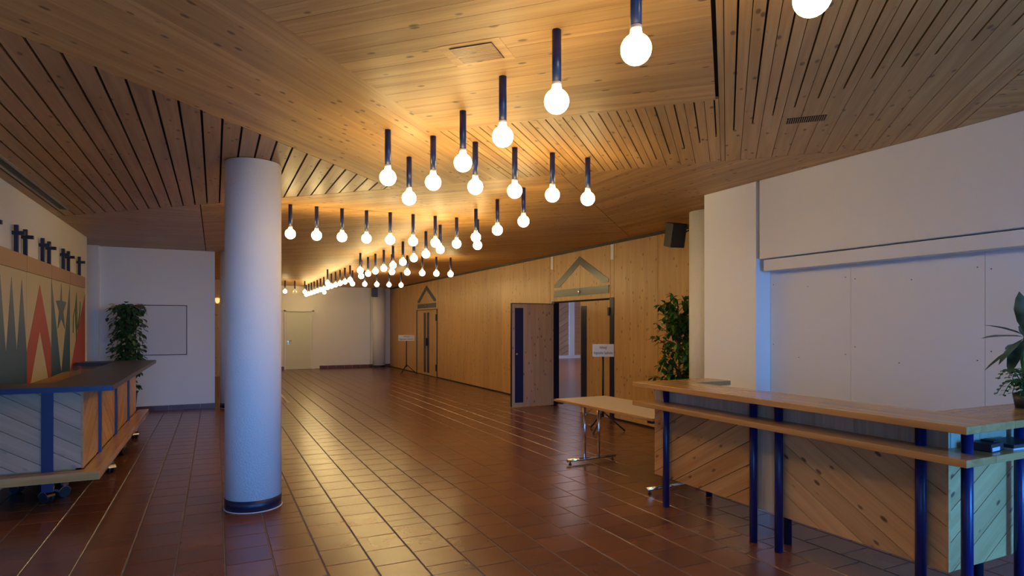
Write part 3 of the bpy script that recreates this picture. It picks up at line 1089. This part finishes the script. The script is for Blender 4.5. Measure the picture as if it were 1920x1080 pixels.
# ------------------------------------------------------------------ plants
def leaf_poly(mb, base, d, up, length, width, fold=.25, droop=.2):
    """a pointed leaf folded along its midrib: 6 faces"""
    d = d.normalized()
    side = d.cross(up)
    if side.length < 1e-3:
        side = d.cross(Vector((1, 0, 0)))
    side.normalize()
    n = side.cross(d).normalized()
    prof = [(0, 0), (.25, .75), (.55, 1.0), (.82, .6), (1, 0)]
    mid, lft, rgt = [], [], []
    for s, wd in prof:
        c = base + d * (length * s) - n * (droop * length * s * s)
        mid.append(c)
        lft.append(c + side * (width * wd / 2) + n * (fold * width * wd / 2))
        rgt.append(c - side * (width * wd / 2) + n * (fold * width * wd / 2))
    vs_ = mid + lft[1:4] + rgt[1:4]
    fs = [(0, 5, 1), (0, 1, 8), (1, 5, 6, 2), (1, 2, 9, 8), (2, 6, 7, 3), (2, 3, 10, 9), (3, 7, 4), (3, 4, 10)]
    mb.add(vs_, fs, True)


def rnd_dir():
    while True:
        v = Vector((random.uniform(-1, 1), random.uniform(-1, 1), random.uniform(-1, 1)))
        if .05 < v.length < 1:
            return v.normalized()


def planter(t, r, h):
    MB().lathe([(r * .75, 0), (r, h), (r * .92, h), (r * .9, h - .03)], seg=28).build('pot', 'pot_dark', t)
    MB().lathe([(r * .88, h - .04), (r * .88, h - .028)], seg=24).build('soil', 'soil', t)


fic = thing('ficus_tree', 'leafy green ficus tree in front of the pine wall beside the column', 'plant', (5.74, 6.62, 0))
planter(fic, .2, .34)
br, lv = MB(), MB()
br.tube((0, 0, .3), (.02, .01, 1.2), .022, .016).tube((.02, .01, 1.2), (-.02, .0, 1.95), .016, .006)
for k in range(90):
    z0 = random.uniform(.5, 1.9)
    a = random.uniform(0, 2 * math.pi)
    env = .40 * math.sin(math.pi * min(max((z0 - .25) / 2.0, .12), .9)) ** .6
    L_ = env * random.uniform(.65, 1.05)
    p0 = Vector((0, 0, z0))
    p1 = Vector((L_ * math.cos(a), L_ * math.sin(a), z0 + random.uniform(.02, .28)))
    if p1.x > .36:
        p1.x = .36
    br.tube(p0, p1, .006, .002, seg=6)
    for q in range(17):
        s = random.uniform(.25, 1.05)
        b = p0.lerp(p1, s)
        d = (p1 - p0).normalized() * .5 + rnd_dir() * .8 + Vector((0, 0, -.35))
        if b.x + .11 * d.normalized().x > .38:
            continue
        leaf_poly(lv, b, d, VZ, random.uniform(.08, .12), random.uniform(.042, .06))
br.build('branches', 'bark', fic)
o = lv.build('foliage', 'ficus_leaf', fic, fix=False)
o['kind'] = 'stuff'

ivy = thing('climbing_plant', 'tall dark green climbing plant behind the left bar', 'plant', (-1.40, 12.80, 0))
planter(ivy, .16, .42)
br, lv = MB(), MB()
br.tube((0, 0, .4), (0, 0, 1.9), .03, .025)
for k in range(850):
    z = random.uniform(.75, 2.0)
    a = random.uniform(0, 2 * math.pi)
    rr = random.uniform(.03, .27) * (1.0 if z > 1.0 else .75)
    b = Vector((rr * math.cos(a), rr * math.sin(a), z))
    d = Vector((math.cos(a), math.sin(a), random.uniform(-1.0, .1))) + rnd_dir() * .6
    leaf_poly(lv, b, d, VZ, random.uniform(.07, .115), random.uniform(.055, .085), .2, .3)
for k in range(7):
    a = random.uniform(0, 6.28)
    e = Vector((.30 * math.cos(a), .30 * math.sin(a), 1.85 + random.uniform(-.2, .15)))
    br.tube((0, 0, 1.6), e, .004, .002, seg=6)
    for q in range(4):
        leaf_poly(lv, Vector((0, 0, 1.6)).lerp(e, .6 + .13 * q), rnd_dir() + VZ * -.3, VZ, .085, .06)
for k in range(40):
    z = random.uniform(.45, .8)
    b = Vector((random.uniform(.05, .2), random.uniform(-.16, .1), z))
    leaf_poly(lv, b, rnd_dir() + Vector((.3, 0, -.6)), VZ, .08, .06)
br.build('stem', 'bark', ivy)
o = lv.build('foliage', 'ivy_leaf', ivy, fix=False)
o['kind'] = 'stuff'

dr = thing('potted_dracaena', 'striped leaved plant with fern at its foot on the oak counter', 'plant', (4.50, 2.03, 1.10))
MB().lathe([(.06, 0), (.075, .09), (.068, .09), (.066, .075)], seg=24).build('pot', 'pot_dark', dr)
MB().tube((0, 0, .06), (-.02, .02, .30), .012, .009).tube((-.02, .02, .30), (.02, .02, .46), .009, .007).build('stem', 'ficus_leaf', dr)
for k, (az, el, L_, wd, z) in enumerate(((158, 20, .27, .05, .45), (150, 4, .25, .085, .44), (162, -36, .24, .05, .43), (150, -30, .29, .04, .40), (172, -52, .24, .085, .42),
                                        (190, 78, .26, .085, .47), (20, 30, .3, .07, .44), (300, 5, .28, .07, .42), (60, -10, .22, .06, .40), (340, -30, .27, .06, .38), (250, 25, .24, .07, .46))):
    mb = MB()
    d = Vector((math.cos(R(az)) * math.cos(R(el)), math.sin(R(az)) * math.cos(R(el)), math.sin(R(el))))
    if az == 20 or az == 60 or az == 340:
        L_ *= .75
    leaf_poly(mb, Vector((0, .02, z)), d, VZ, L_, wd, .25, .12)
    mb.build('leaf', 'dracaena_leaf', dr, fix=False)
for k in range(18):
    az = R(20 * k + 10)
    mb = MB()
    pr = Vector((0, 0, .07))
    L_ = random.uniform(.10, .15)
    for s in range(1, 11):
        f_ = s / 10
        rad = L_ * f_
        p = Vector((math.cos(az) * rad, math.sin(az) * rad, .07 + .10 * math.sin(f_ * (3.0 if k % 2 else 2.4)) * (1 if k % 2 else 1.7)))
        mb.tube(pr, p, .0022, seg=5)
        for q in (-1, 1):
            d = Vector((math.cos(az + q * 1.2), math.sin(az + q * 1.2), -.15))
            leaf_poly(mb, p, d, VZ, .06 * (1.1 - .6 * f_), .02, .1, .2)
        pr = p
    mb.build('fern_frond', 'fern_leaf', dr, fix=False)
